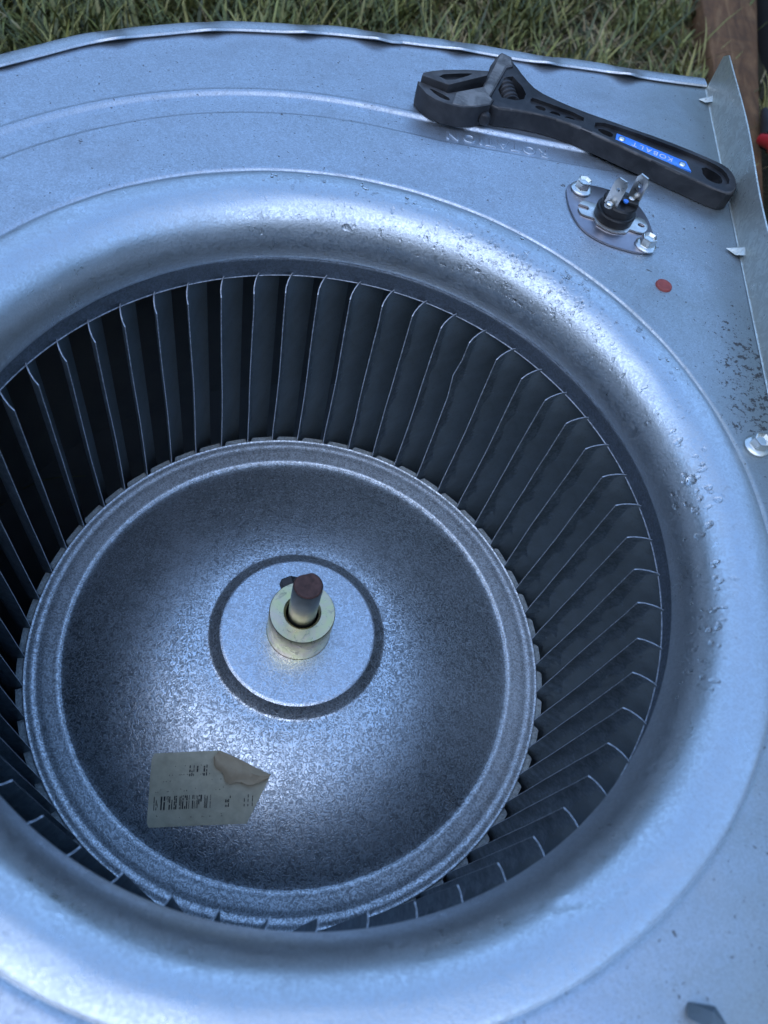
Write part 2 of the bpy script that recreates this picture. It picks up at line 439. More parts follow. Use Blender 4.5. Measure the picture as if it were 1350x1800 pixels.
# rolled seam along the scroll edge, with its crimps
path = []
for a in [TR + .002 + (R_(268) - TR) * i / 900 for i in range(901)]:
    r = bound(a); path.append(Vector((r * math.cos(a), r * math.sin(a), 0)))
crimps = [(-169.4, 170), (-137.5, 208.6), (-101.4, 234), (-60.4, 254.8), (-26.4, 266.5), (17, 275.4), (62.2, 286.9), (106.3, 297.9), (-196, 132), (-212, 90), (-218, 45), (-216, 0)]
SE = [(.0058, .0003), (.0066, .0005), (.0070, .0011), (.0064, .0018), (.0040, .0019), (.0012, .0020), (-.0004, .0016), (-.0010, .0006), (-.0010, -.014)]
vs, fs = [], []
for i, p in enumerate(path):
    t = (path[min(i + 1, 900)] - path[max(i - 1, 0)]).normalized(); nrm = Vector((-t.y, t.x, 0))
    if nrm.dot(p) > 0: nrm = -nrm            # points inwards
    b = 0
    for cx, cy in crimps: b += math.exp(-(((p.x - cx / 1000) ** 2 + (p.y - cy / 1000) ** 2) ** .5 / .0065) ** 2)
    b = min(b, 1)
    wob = .0005 * math.sin(i * .11) + .0004 * math.sin(i * .043)
    for d, z in SE:
        inner = max(0, min(1, (d - .001) / .005))
        q = p + nrm * (d + wob + .0042 * b * inner)
        vs.append((q.x, q.y, Z0 + z + .0032 * b * inner - (.0012 * b if d < .001 else 0)))
k = len(SE)
for i in range(900):
    for q in range(k - 1): fs.append((i * k + q, (i + 1) * k + q, (i + 1) * k + q + 1, i * k + q + 1))
part('edge_seam', mesh('edge_seam', vs, fs, 40), 'rim', H)
# outlet flange turned up along the fold
vs, fs = [], []
ys = [.3045 - .4925 * i / 80 for i in range(81)]
T = .0008
for i, y in enumerate(ys):
    x = xf(y); top = .0200 + .0008 * math.sin(y * 31)
    round_ = max(0, 1 - (ys[0] - y) / .006); top -= .0035 * round_ ** 2
    lean = .0006 * math.sin(y * 24 + 1) + .0004 * math.sin(y * 61)
    pr = [(0, 0), (.0006, .0002), (.0010, .0010), (.0010 + lean * .4, .006), (.0011 + lean * .8, .013), (.0012 + lean, top), (.0012 + lean + T, top), (.0012 + T + lean * .8, .013), (.0010 + T, .0), (.0006, -.0009)]
    for dx, z in pr: vs.append((x + dx, y + .0035 * z / .02 , Z0 + z))
k = 10
for i in range(80):
    for q in range(k - 1): fs.append((i * k + q, (i + 1) * k + q, (i + 1) * k + q + 1, i * k + q + 1))
fs.append(tuple(range(k))); fs.append(tuple(80 * k + q for q in range(k)))
part('outlet_flange', mesh('outlet_flange', vs, fs, 45), 'flange', H)
# torn lance tabs on the fold
def lance(cx, cy, sc_, rot):
    pts = [(-.0055, -.0006, .0004), (.001, .0032, .0008), (.0062, .0015, .0052), (.0035, -.0048, .0030), (-.001, -.0036, .0006), (.0012, -.0006, .0034)]
    vs = []
    for x, y, z in pts:
        vs.append((cx + sc_ * (x * math.cos(rot) - y * math.sin(rot)), cy + sc_ * (x * math.sin(rot) + y * math.cos(rot)), Z0 + z * sc_ + .0004))
    fs = [(0, 1, 5), (1, 2, 5), (2, 3, 5), (3, 4, 5), (4, 0, 5)]
    me = mesh('lance', vs, fs, 20)
    part('lance_tab', me, 'flange', H)
lance(.1518, .2915, .75, .1); lance(.1580, .1715, 1.0, -.1)
# flanged hex screw near the fold, bent tab near the viewer, red plug
def hex_bolt(cx, cy, z, r=.0034, name='hex_bolt', parent=None, ph=.3):
    fl = lathe([(0, 0), (r * 1.34, 0), (r * 1.36, .0006), (r * 1.12, .0013), (r * .9, .0015), (0, .0015)], 32, c=(cx, cy, z), smooth=40)
    b = prism_bm(ngon(cx, cy, r, 6, ph), z + .0014, z + .0050, .0005, 2)
    f = max((f for f in b.faces), key=lambda f: f.calc_center_median().z)
    r1 = bmesh.ops.inset_individual(b, faces=[f], thickness=r * .28)
    bmesh.ops.translate(b, verts=f.verts[:], vec=(0, 0, -.0012))
    o = part(name, bm_mesh(b, 25), 'bolt', parent)
    w_ = link('washer_face', fl, 'bolt'); w_.parent = o
    return o
hex_bolt(.1548, .0588, Z0 + .0002, .0036, 'hex_screw', H, .1)
tab = mesh('bent_tab', [(.1155, -.1275, Z0), (.1225, -.1275, Z0 + .0006), (.1235, -.1315, Z0 + .004), (.1185, -.1330, Z0 + .0055), (.1140, -.1310, Z0 + .002), (.1195, -.1290, Z0 + .0045)],
           [(0, 1, 5), (1, 2, 5), (2, 3, 5), (3, 4, 5), (4, 0, 5)], 20)
part('bent_tab', tab, 'blade', H)
rp = lathe([(0, .0004), (.0018, .0005), (.0030, .0010), (.0035, .0007), (.0038, -.0003)], 32, c=(.1212, .1364, Z0), smooth=60)
part('red_plug', rp, 'red', H)
# pressed lettering between the two pressed lines (reads upside down from here)
fc = bpy.data.curves.new('t', 'FONT'); fc.body = 'R'
def letter(ch, size, ext, bev=0.0):
    c_ = bpy.data.curves.new('t', 'FONT'); c_.body = ch; c_.size = size; c_.extrude = ext; c_.bevel_depth = bev; c_.bevel_resolution = 1
    c_.align_x = 'CENTER'; c_.align_y = 'CENTER'
    o = bpy.data.objects.new('t', c_); COL.objects.link(o)
    dg = bpy.context.evaluated_depsgraph_get(); dg.update()
    me = bpy.data.meshes.new_from_object(o.evaluated_get(dg)); bpy.data.objects.remove(o); return me
LT = [('R', 65.1, 211.2), ('O', 57.8, 210.8), ('T', 51.2, 210.2), ('A', 44.9, 209.6), ('T', 38.8, 208.9), ('I', 34.2, 208.4), ('O', 28.7, 207.8), ('N', 20.6, 206.6)]
for ch, x, y in LT:
    me = letter(ch, .0080, .00012, .0003)
    me.transform(Matrix.Translation((x / 1000, y / 1000 - .0008, Z0 - DB + .0001)) @ Matrix.Rotation(math.pi + R_(5), 4, 'Z'))
    finish(me, 50)
    part('pressed_letter', me, 'sheet', H)

# ------------------------------------------------------------------ blower wheel
WH = thing('squirrel_cage_fan', (0, 0, -.115), 'dull galvanised squirrel cage wheel with curved blades inside the round inlet', 'fan')
def zdome(r):
    # backplate surface between r=.0415 and .1075
    t = (r - .0415) / (.1075 - .0415)
    return .0188 * (1 - max(0, t) ** 1.5)
prof = [(.0148, .0238), (.0345, .0240), (.0354, .0239), (.0362, .0235), (.0369, .0228), (.0404, .0192), (.0412, .0188), (.0418, .01865)]
prof += [(.0415 + .066 * i / 24, zdome(.0415 + .066 * i / 24)) for i in range(1, 25)]
prof = [p for p in prof]
prof += [(.1080, -.0001)]
band = [(.1078, -.0001), (.1081, .0006), (.1086, .0012), (.1094, .0014), (.1105, .0012), (.1120, .0010), (.1150, .0009), (.1164, .0006), (.1178, .0000), (.1188, -.0001), (.1197, .0002), (.1206, .0004),
        (.1216, .0002), (.1226, -.0002), (.1233, -.0001), (.1237, .0003), (.1240, .0002), (.1243, -.0004), (.1245, -.0014)]
part('rim_band', lathe(band, 216, smooth=60), 'band', WH)
bp_ = lathe([p for p in prof if p[0] >= .0361], 216, smooth=50)
part('backplate', bp_, 'plate', WH)
part('hub_disc', lathe([p for p in prof if p[0] <= .0362], 128, smooth=40), 'disc', WH)
# slotted outer flange of the backplate, notched beside every blade
vs, fs = [], []
for i in range(54):
    a0 = R_(.95 + 360 / 54 * i); b0 = len(vs)
    st = [(0.10, .1243), (.12, .1271), (1.6, .1271), (3.2, .1271), (4.9, .1271), (5.3, .1262), (5.7, .1243)]
    for d_, ro in st:
        a = a0 + R_(d_)
        for r, z in ((.1238, -.0004), (ro, -.0009), (ro, -.0016)): vs.append((r * math.cos(a), r * math.sin(a), z))
    for q in range(len(st) - 1):
        for e in range(2): fs.append((b0 + 3 * q + e, b0 + 3 * q + 3 + e, b0 + 3 * q + 4 + e, b0 + 3 * q + 1 + e))
    a = a0 + R_(5.7); a2 = a0 + R_(360 / 54 + .1); c0 = len(vs)
    for ang in (a, a2):
        for r in (.1238, .1243): vs.append((r * math.cos(ang), r * math.sin(ang), -.0004))
    fs.append((c0, c0 + 1, c0 + 3, c0 + 2))
part('slotted_flange', mesh('slotted_flange', vs, fs, 30), 'flangering', WH)
# blade: nearly radial at the inner edge, curling clockwise outwards; top corner cut back
NB = 54
def bl(r):
    t = (r - .1236) / .0184
    a = -R_(6.2) * max(0, t) ** 1.7
    return r * math.cos(a), r * math.sin(a)
rs = [.1236 + .0184 * i / 8 for i in range(9)]
ZT, ZBt = .1185, -.112
def ztop(r): return .1136 + (ZT - .1136) * min(1, (r - .1236) / .0086)
m = 9
def blade_mesh(seed, notch=False):
    rb = random.Random(seed); p1, p2, k1, k2 = rb.uniform(0, 6), rb.uniform(0, 6), rb.uniform(.00005, .00022), rb.uniform(.00002, .0001)
    bow = rb.gauss(0, .0003)
    zs = [ZBt, -.02, 0.0, .015, .03, .045, .06, .075, .09, .102]
    vs, fs = [], []; k = len(zs) + 1
    for side in (0, 1):
        for i, r in enumerate(rs):
            x, y = bl(r); x2, y2 = bl(r + 1e-5); tx, ty = x2 - x, y2 - y; L_ = math.hypot(tx, ty)
            ux_, uy_ = -ty / L_, tx / L_
            for z in zs + [ztop(r)]:
                wv = (k1 * math.sin(z * 70 + p1) + k2 * math.sin(z * 190 + p2) + bow * math.sin(math.pi * max(0, z) / .118)) * (1 - i / 8) ** 1.5
                if notch and i < 3: wv += (.0016 if i == 0 else .0008) * math.exp(-((z - .088) / .006) ** 2)
                t_ = .00022 if not side else -.00022
                vs.append((x + ux_ * (t_ + wv), y + uy_ * (t_ + wv), z))
    for s_ in (0, 1):
        o_ = s_ * m * k
        for i in range(m - 1):
            for q in range(k - 1):
                f = (o_ + i * k + q, o_ + (i + 1) * k + q, o_ + (i + 1) * k + q + 1, o_ + i * k + q + 1)
                fs.append(f if s_ else f[::-1])
    for q in range(k - 1):
        fs.append((q, q + 1, m * k + q + 1, m * k + q)); e = (m - 1) * k
        fs.append((e + q, m * k + e + q, m * k + e + q + 1, e + q + 1))
    for i in range(m - 1):
        fs.append((i * k + k - 1, (i + 1) * k + k - 1, m * k + (i + 1) * k + k - 1, m * k + i * k + k - 1))
    me = mesh('blade', vs, fs, 35); me.materials.append(M['blade']); me.materials.append(M['cutedge'])
    h = m * k
    for p in me.polygons:
        if max((me.vertices[v].co.xy.length for v in p.vertices)) < .1345 and min(p.vertices) < h and max(p.vertices) >= h: p.material_index = 1
    return me
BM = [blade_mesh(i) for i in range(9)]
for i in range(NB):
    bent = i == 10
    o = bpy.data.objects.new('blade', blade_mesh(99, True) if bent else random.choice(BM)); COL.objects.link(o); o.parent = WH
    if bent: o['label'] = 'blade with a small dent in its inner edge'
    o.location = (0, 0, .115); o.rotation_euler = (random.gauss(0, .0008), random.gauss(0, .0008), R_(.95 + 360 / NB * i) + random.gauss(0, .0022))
# end rings
er = lathe([(.1316, .1166), (.1316, .1250), (.1322, .1262), (.1335, .1268), (.1425, .1268), (.1432, .1255), (.1432, .1140), (.1425, .1140), (.1425, .1255), (.1335, .1256), (.1323, .1248), (.1322, .1166)], 216, True, smooth=40)
ero = part('end_ring', er, 'endring', WH)
eb = [(.13158 + .0003 * math.cos(t), .1166 + .0003 * math.sin(t)) for t in [2 * math.pi * q / 8 for q in range(8)]]
o = link('edge_highlight', lathe(eb, 216, True, smooth=80), 'cutedge'); o.parent = ero  # pale bead added as the highlight along the ring's lower edge
er2 = lathe([(.1316, -.1100), (.1316, -.1140), (.1425, -.1142), (.1425, -.1100)], 108, True, smooth=40)
part('lower_end_ring', er2, 'inside', WH)
# hub collar, its bore and set screw
hp = [(.0149, .0222), (.0151, .0226), (.0151, .0236), (.0147, .0240), (.01470, .0442), (.0143, .0449), (.0084, .0450), (.0076, .0444), (.0073, .0440), (.0073, .0300)]
hub = part('hub', lathe(hp, 96, smooth=35), 'hub', WH)
def sub(name, me, mat, p):
    o = link(name, me, mat); o.parent = p; return o
sub('bore', lathe([(.00735, .0435), (.0071, .0425), (.0071, .0250), (.0062, .0250)], 48, smooth=30), 'bore', hub)
a = R_(118); zc = .0350
b = prism_bm(ngon(0, 0, .0044, 6, .2), 0, .0068, .0006, 2); me = bm_mesh(b, 25)
me.transform(Matrix.Translation((.0142 * math.cos(a), .0142 * math.sin(a), zc)) @ Matrix.Rotation(a, 4, 'Z') @ Matrix.Rotation(R_(90), 4, 'Y'))
sub('set_screw', me, 'wrench', hub)
# paper label on the backplate
def on_dome(x, y, lift=.0003):
    return (x, y, zdome(max(.0415, math.hypot(x, y))) + lift)
LO, LU = Vector((-.0447, -.0926)), None
# label frame: u along its lower edge, v up its side
u = Vector((.0424, .0082)).normalized(); v = Vector((-u.y, u.x))
LWID, LHEI = .0520, .0290
def lab(s_, t_): q = LO + u * (s_ * LWID) + v * (t_ * LHEI); return q.x, q.y
vs, fs = [], []; nx, ny = 26, 14; idx = {}
def inside(s_, t_):
    return s_ + .0 <= (.805 + .195 * min(1, t_ / .66)) and (t_ <= 1.0 - max(0, (s_ - .56)) * .80)
for j in range(ny + 1):
    t_ = j / ny
    smax = .80 + .18 * min(1, t_ / .64)
    if t_ > .64: smax = .98 - (t_ - .64) / .36 * .42
    for i in range(nx + 1):
        s_ = i / nx * smax
        cs = .0
        if (i == 0 and j in (0, ny)): s_ += .02
        x, y = lab(s_, t_)
        lift = .00035 + .00008 * math.sin(s_ * 19 + t_ * 7) * math.sin(t_ * 13)
        ew = max(0, (s_ - .78) / .2); lift += .0016 * ew ** 2 * (1 - t_ * .5)
        vs.append(on_dome(x, y, lift))
for j in range(ny):
    for i in range(nx): fs.append((j * (nx + 1) + i, j * (nx + 1) + i + 1, (j + 1) * (nx + 1) + i + 1, (j + 1) * (nx + 1) + i))
LB = part('paper_label', mesh('label', vs, fs, 60), 'paper', WH); LB['label'] = 'aged paper barcode sticker with its corner curling up'
# the upper right corner folded over the face
fv = []; ff = []
e0, e1 = (.55, 1.0), (.985, .645)
for i in range(13):
    t = i / 12; sx_, ty_ = e0[0] + (e1[0] - e0[0]) * t, e0[1] + (e1[1] - e0[1]) * t
    wdt = .27 * math.sin(math.pi * min(1, (t * .82 + .1))) ** .8 * (1 + .12 * math.sin(t * 17))
    for q in range(6):
        kq = q / 5
        x, y = lab(sx_ - wdt * kq * .42, ty_ - wdt * kq * 1.0)
        fv.append(on_dome(x, y, .0009 + .0022 * math.sin(math.pi * (kq * .8 + .0)) * (.5 + .6 * t) + .0006 * math.sin(kq * 9 + t * 6)))
for i in range(12):
    for q in range(5): ff.append((i * 6 + q, (i + 1) * 6 + q, (i + 1) * 6 + q + 1, i * 6 + q + 1))
sub('curled_corner', mesh('curl', fv, ff, 60), 'paperback', LB)
# worn barcode and broken print
rnd = random.Random(3)
bv, bf = [], []
def dash(s0, t0, s1, t1):
    b0 = len(bv)
    for s_, t_ in ((s0, t0), (s1, t0), (s1, t1), (s0, t1)):
        x, y = lab(s_, t_); bv.append(on_dome(x, y, .00052))
    bf.append((b0, b0 + 1, b0 + 2, b0 + 3))
x = .045
while x < .50:
    wd = rnd.choice((.004, .006, .009, .012))
    t = .225
    while t < .40:
        h = rnd.uniform(.02, .13)
        if rnd.random() < .86: dash(x + rnd.uniform(-.001, .001), t, x + wd, min(.405, t + h))
        t += h + rnd.choice((0, .012, .02))
    x += wd + rnd.choice((.005, .008, .012, .022))
for x in (.62, .632, .644, .655, .77, .80, .835, .86):
    for t in (.23, .29, .345):
        if rnd.random() < .6: dash(x, t, x + .007, t + rnd.uniform(.02, .055))
for x, w_ in ((.315, .01), (.333, .008), (.349, .006), (.375, .012), (.40, .007), (.43, .012), (.452, .008)):
    for t in (.66, .715, .77):
        if rnd.random() < .72: dash(x, t, x + w_, t + rnd.uniform(.02, .05))
for i in range(46):
    x, t = rnd.uniform(.05, .6), rnd.choice((.11, .14, .46, .49, .60, .68, .8)); dash(x, t, x + .005, t + rnd.uniform(.006, .016))
me = mesh('print', bv, bf, 0)
sub('barcode_print', me, 'ink', LB)

# ------------------------------------------------------------------ motor shaft through the hub
SH = thing('motor_shaft', (0, 0, -.06), 'steel motor shaft with rust brown end standing up through the hub collar', 'motor shaft')
def flatted(me):                              # machined flat facing the set screw
    fx, fy = math.cos(R_(118)), math.sin(R_(118))
    for v_ in me.vertices:
        e = v_.co.x * fx + v_.co.y * fy - .0050
        if e > 0 and v_.co.z > .02: v_.co.x -= fx * e; v_.co.y -= fy * e
    return me
part('shaft_rod', flatted(lathe([(0, -.06), (.0063, -.06), (.0063, .021), (.0063, .0722), (.0061, .0727)], 64, smooth=40)), 'shaft', SH)
part('shaft_end', flatted(lathe([(.0061, .07268), (.0056, .0733), (.003, .0734), (0, .0734)], 64, smooth=40)), 'rust', SH)['label'] = 'rust brown shaft end face'

# ------------------------------------------------------------------ limit switch
LS = thing('limit_switch', (.0973, .1725, Z0), 'round black limit switch with two metal spade terminals on a leaf shaped plate', 'limit switch')
SPL = mm([(75.9, 186.8), (79.8, 190.8), (86.9, 191.8), (95.8, 192.3), (104.6, 190.3), (110.9, 186.0), (114.6, 179.1), (116.7, 171.8), (118.0, 163.2), (115.3, 155.5), (110.7, 152.6), (103.8, 152.5), (95.5, 153.2), (87.9, 156.0), (82.6, 160.7), (78.6, 168.9), (76.5, 177.5)])
part('mounting_plate', prism(chaikin(SPL, 2), Z0 + .0003, Z0 + .0011, .0002), 'swplate', LS)
hex_bolt(.0829, .1866, Z0 + .0012, .0036, 'hex_bolt', LS, .25)
hex_bolt(.1131, .1583, Z0 + .0012, .0036, 'hex_bolt', LS, .55)
bc = Vector((.0978, .1715)); da = math.atan2(-.0030, .0318)
def loc2(x, y): return (bc.x + x * math.cos(da) - y * math.sin(da), bc.y + x * math.sin(da) + y * math.cos(da))
br_poly = []
for i in range(64):
    t = 2 * math.pi * i / 64
    ca, sa = math.cos(t), math.sin(t)
    rr = max(.0104, min(.0165, .0165 * abs(ca) ** 6 + .0098)) if abs(ca) > .55 else .0104
    br_poly.append(loc2(rr * ca, rr * sa * (1 if abs(ca) < .7 else .62 + .0)))
bb = prism(br_poly, Z0 + .0013, Z0 + .0022, .0002)
slots = []
x, y = loc2(.0133, 0); slots.append(prism_bm(ngon(x, y, .0017, 16, da, 1.0, .8), Z0 - .01, Z0 + .02))
slots.append(prism_bm([loc2(-.0205, -.0016), loc2(-.0120, -.0014), loc2(-.0112, 0), loc2(-.0120, .0014), loc2(-.0205, .0016)], Z0 - .01, Z0 + .02))
part('bracket', cut(bb, slots), 'tin', LS)
bd = lathe([(0, .0023), (.0090, .0023), (.0091, .0058), (.0087, .0064), (.0080, .0066), (.0079, .0100), (.0074, .0107), (0, .0108)], 64, c=(bc.x, bc.y, Z0), smooth=30)
body = part('switch_body', bd, 'phenol', LS)
bl_ = prism([loc2(-.0075, -.0021), loc2(.0075, -.0021), loc2(.0075, .0021), loc2(-.0075, .0021)], Z0 + .0107, Z0 + .0124, .0004)
sub('terminal_bridge', bl_, 'phenol', body)
def terminal(cx, cy, rot, lean, h):
    b = prism([(-.0031, 0), (.0031, 0), (.0031, h - .0022), (.0019, h), (-.0019, h), (-.0031, h - .0022)], -.0004, .0004, .0001)
    b = cut(b, [prism_bm(ngon(0, h - .0048, .0009, 16), -.01, .01)])
    b.transform(Matrix.Translation((cx, cy, Z0 + .0100)) @ Matrix.Rotation(rot, 4, 'Z') @ Matrix.Rotation(R_(90) - lean, 4, 'X'))
    o = part('spade_terminal', b, 'tin', LS)
    rv = lathe([(0, .0022), (.0012, .0021), (.0019, .0012), (.0020, 0)], 20, c=(cx + .0022 * math.sin(rot), cy - .0022 * math.cos(rot), Z0 + .0106), smooth=60)
    sub('rivet', rv, 'tin', o)
terminal(.0930, .1674, R_(-32), R_(4), .0125)
terminal(.1034, .1742, R_(-40), R_(-3), .0130)
bt = prism(ngon(.0990, .1690, .0012, 12), Z0 + .0122, Z0 + .0128)
sub('blue_dot', bt, 'blue', body)

# ------------------------------------------------------------------ adjustable wrench
ZB = Z0 + .0004
WR = thing('adjustable_wrench', (.09, .22, ZB), 'black adjustable wrench with blue badge on its handle, lying on the sheet metal', 'wrench')
BODY = mm([(33.0, 262.5), (40.4, 264.0), (44.8, 259.8), (50.9, 249.2), (56.9, 242.0), (69.6, 237.4), (82.0, 234.7), (91.8, 233.3), (104.2, 231.5), (118.0, 229.7), (131.9, 226.9), (145.8, 223.3), (152.5, 220.6), (155.9, 215.6), (156.8, 206.5), (154.0, 200.5), (148.9, 198.2), (131.7, 203.7), (117.1, 208.4), (103.7, 212.5), (91.7, 216.4), (82.1, 219.6), (70.0, 222.0), (57.7, 222.3), (47.0, 221.0), (35.9, 218.2), (30.0, 226.0)])
ZTB = ZB + .0092
bm_ = prism_bm(chaikin(BODY, 1), ZB, ZTB, .0011, 3)
bod = bm_mesh(bm_, 35)
def cp(poly, z0, z1, ch=1): return prism_bm(chaikin(mm(poly), ch), z0, z1)
WIN = [(41.2, 251.5), (36.2, 227.5), (50.0, 229.0), (51.6, 238.5)]
cuts = [cp([(53.4, 234.6), (57.2, 234.2), (80.6, 230.4), (80.2, 225.2), (69.9, 225.2), (54.0, 226.4)], ZTB - .0016, ZTB + .01),
        cp([(86.4, 229.8), (104.2, 228.4), (118.0, 226.2), (131.8, 223.6), (145.0, 219.9), (151.2, 216.0), (153.2, 207.8), (148.8, 203.4), (132.7, 207.1), (117.3, 212.0), (103.9, 216.2), (85.4, 221.0)], ZTB - .0018, ZTB + .01),
        cp([(88.7, 227.2), (96.2, 226.0), (95.2, 221.6), (87.5, 223.0)], ZB - .01, ZTB + .01),
        cp([(140.0, 218.8), (149.3, 214.9), (150.6, 209.2), (147.0, 206.6), (140.6, 209.6)], ZB - .01, ZTB + .01),
        cp(WIN, ZB - .01, ZTB + .01)]
for x, y in ((59.2, 230.2), (66.6, 228.7), (74.0, 227.6)):
    cuts.append(prism_bm(ngon(x / 1000, y / 1000, .0019, 20, -.1, 1.4, 1.0), ZB - .01, ZTB + .01))
body = part('body', cut(bod, cuts, 30), 'wrench', WR)
JAW = mm([(-.7, 222.0), (1.5, 221.6), (14.2, 218.6), (29.6, 231.0), (31.5, 241.5), (35.3, 262.0), (36.8, 265.2), (42.2, 263.2), (43.3, 255.3), (40.4, 252.7), (34.1, 224.0), (36.1, 223.0), (34.5, 217.8), (28.0, 213.0), (20.8, 209.7), (14.0, 209.9), (8.6, 211.0), (4.2, 213.6), (-.2, 218.9)])
jb = bm_mesh(prism_bm(JAW, ZB + .0002, Z0 + .0106, .0006, 2), 35)
jaw = part('movable_jaw', cut(jb, [cp([(3.6, 219.2), (14.9, 215.0), (15.6, 213.2), (14.6, 212.2), (9.6, 213.6)], Z0 + .0088, Z0 + .02)], 30), 'wrench', WR)
# worn bare faces: thin ground cap on the jaw's upper face
cap = prism_bm(mm([(17.2, 213.6), (18.0, 220.6), (30.4, 230.6), (32.3, 241.3), (36.1, 261.4), (37.0, 264.0), (41.6, 262.4), (42.5, 255.8), (39.5, 253.2), (33.4, 224.4), (35.0, 222.4), (33.8, 218.4), (27.6, 213.8), (20.7, 210.8), (17.0, 210.7)]), Z0 + .0098, Z0 + .01085, .0002, 1)
sub('worn_jaw_face', bm_mesh(cap, 30), 'jaw', jaw)
PENT = mm([(.6, 221.9), (.9, 224.6), (5.0, 228.0), (9.6, 231.1), (20.4, 236.4), (31.4, 240.5), (30.8, 236.0), (13.6, 220.0)])
pj = bm_mesh(prism_bm(PENT, ZB + .0003, Z0 + .0135, .0005, 2), 35)
fj = part('fixed_jaw', cut(pj, [cp([(6.8, 225.4), (21.5, 233.6), (24.5, 234.2), (13.4, 222.6)], Z0 + .0117, Z0 + .02)], 30), 'wrench', WR)
for o_, zt_ in ((jaw, Z0 + .0106), (fj, Z0 + .0135)):
    o_.data.materials.append(M['headtop'])
    for p in o_.data.polygons:
        if p.normal.z > .5 and p.center.z > zt_ - .0008: p.material_index = 1
body.data.materials.append(M['headtop'])
for p in body.data.polygons:
    if .12 < p.normal.z < .97 and p.center.z > ZTB - .0012 and random.random() < .8: p.material_index = 1
# knurled worm lying in the window
wa0, wa1 = Vector((.0405, .2455, ZB + .0050)), Vector((.0452, .2305, ZB + .0050))
ax = (wa1 - wa0); L_ = ax.length; ax.normalize(); ux = ax.orthogonal().normalized(); vx = ax.cross(ux)
vs, fs = [], []
SG, CS = 96, 20
for i in range(SG + 1):
    t = i / SG
    for q in range(CS):
        an = 2 * math.pi * q / CS
        rr = .0040 + .0010 * max(-.7, min(.7, math.sin(2 * math.pi * t * 5 - an) * 1.3))
        if i in (0, SG): rr = .0022
        vs.append(tuple(wa0 + ax * (L_ * t) + (ux * math.cos(an) + vx * math.sin(an)) * rr))
for i in range(SG):
    for q in range(CS): fs.append((i * CS + q, i * CS + (q + 1) % CS, (i + 1) * CS + (q + 1) % CS, (i + 1) * CS + q))
fs.append(tuple(range(CS))); fs.append(tuple(SG * CS + q for q in range(CS)))
part('worm_screw', mesh('worm', vs, fs, 60), 'toolsteel', WR)
pn = lathe([(0, .0032), (.0020, .0031), (.0028, .0024), (.0030, 0)], 32, smooth=60)
pn.transform(Matrix.Translation((.0335, .2172, ZB + .0042)) @ Matrix.Rotation(R_(90), 4, 'X'))
part('pin_head', pn, 'wrench', WR)
PL = mm([(97.4, 225.4), (132.0, 217.2), (134.2, 210.2), (96.4, 218.6)])
pl = part('badge', prism(PL, ZTB - .0019, ZTB - .0010, .0002), 'blue', WR)
bdir = math.atan2(215.8 - 224.4, 131.6 - 97.6)
for x, y in ((99.8, 221.6), (129.8, 213.9)):
    sub('rivet', lathe([(0, .0010), (.0009, .0009), (.0016, .0005), (.0018, 0)], 24, c=(x / 1000, y / 1000, ZTB - .0011), smooth=60), 'bolt', pl)
for i, ch in enumerate('KOBALT'):
    t = .5 - (i - 2.5) * .155
    x, y = 103.6 + (126.2 - 103.6) * (t * 1.0 + .0), 220.4 + (214.8 - 220.4) * t
    me = letter(ch, .0046, .00008)
    me.transform(Matrix.Translation((x / 1000, y / 1000, ZTB - .0009)) @ Matrix.Rotation(math.pi + bdir, 4, 'Z'))
    sub('badge_letter', me, 'white', pl)

# ------------------------------------------------------------------ water drops on the inlet ring
def bell_at(r):
    pts = sorted(BELL)
    for (r0, z0), (r1, z1) in zip(pts, pts[1:]):
        if r0 <= r <= r1 and r1 > r0:
            t = (r - r0) / (r1 - r0); return z0 + (z1 - z0) * t, (z1 - z0) / (r1 - r0)
    return Z0, 0
def drop_geo(r, a, s, fl, seed):
    rg = random.Random(seed)
    z, sl_ = bell_at(r)
    c = Vector((HO[0] + r * math.cos(a), HO[1] + r * math.sin(a), z))
    n_ = Vector((-sl_ * math.cos(a), -sl_ * math.sin(a), 1)).normalized()
    ux_ = n_.cross(Vector((-math.sin(a), math.cos(a), 0))).normalized(); vx_ = n_.cross(ux_)
    ph = [rg.uniform(0, 6.28) for _ in range(3)]; el = rg.uniform(.75, 1.5) if s > .0006 else rg.uniform(.85, 1.2)
    vs, fs = [], []
    RG, SGm = 5, 14
    for i in range(RG):
        th = (i / RG) * math.pi / 2
        for q in range(SGm):
            an = 2 * math.pi * q / SGm
            rr = s * math.cos(th) * (1 + .14 * math.sin(2 * an + ph[0]) + .08 * math.sin(3 * an + ph[1]))
            p = c + ux_ * (rr * math.cos(an) * el) + vx_ * (rr * math.sin(an) / el ** .5) + n_ * (s * fl * math.sin(th) + .00002)
            vs.append(tuple(p))
    vs.append(tuple(c + n_ * (s * fl)))
    for i in range(RG - 1):
        for q in range(SGm): fs.append((i * SGm + q, i * SGm + (q + 1) % SGm, (i + 1) * SGm + (q + 1) % SGm, (i + 1) * SGm + q))
    for q in range(SGm): fs.append(((RG - 1) * SGm + q, (RG - 1) * SGm + (q + 1) % SGm, RG * SGm))
    fs.append(tuple(range(SGm))[::-1])
    return vs, fs
BIG = [(.1334, 97.5, .0021), (.1352, 83.0, .0016), (.1492, 95.0, .0014), (.1318, 113, .0013), (.1355, 16.5, .0024), (.1338, 7.0, .0018), (.1365, -8.5, .0017), (.1412, 76, .0015), (.1440, 66, .0014), (.1472, 58, .0013), (.1330, 72, .0015), (.1405, 12, .0016), (.1336, 56, .0012), (.1375, -17, .0014)]
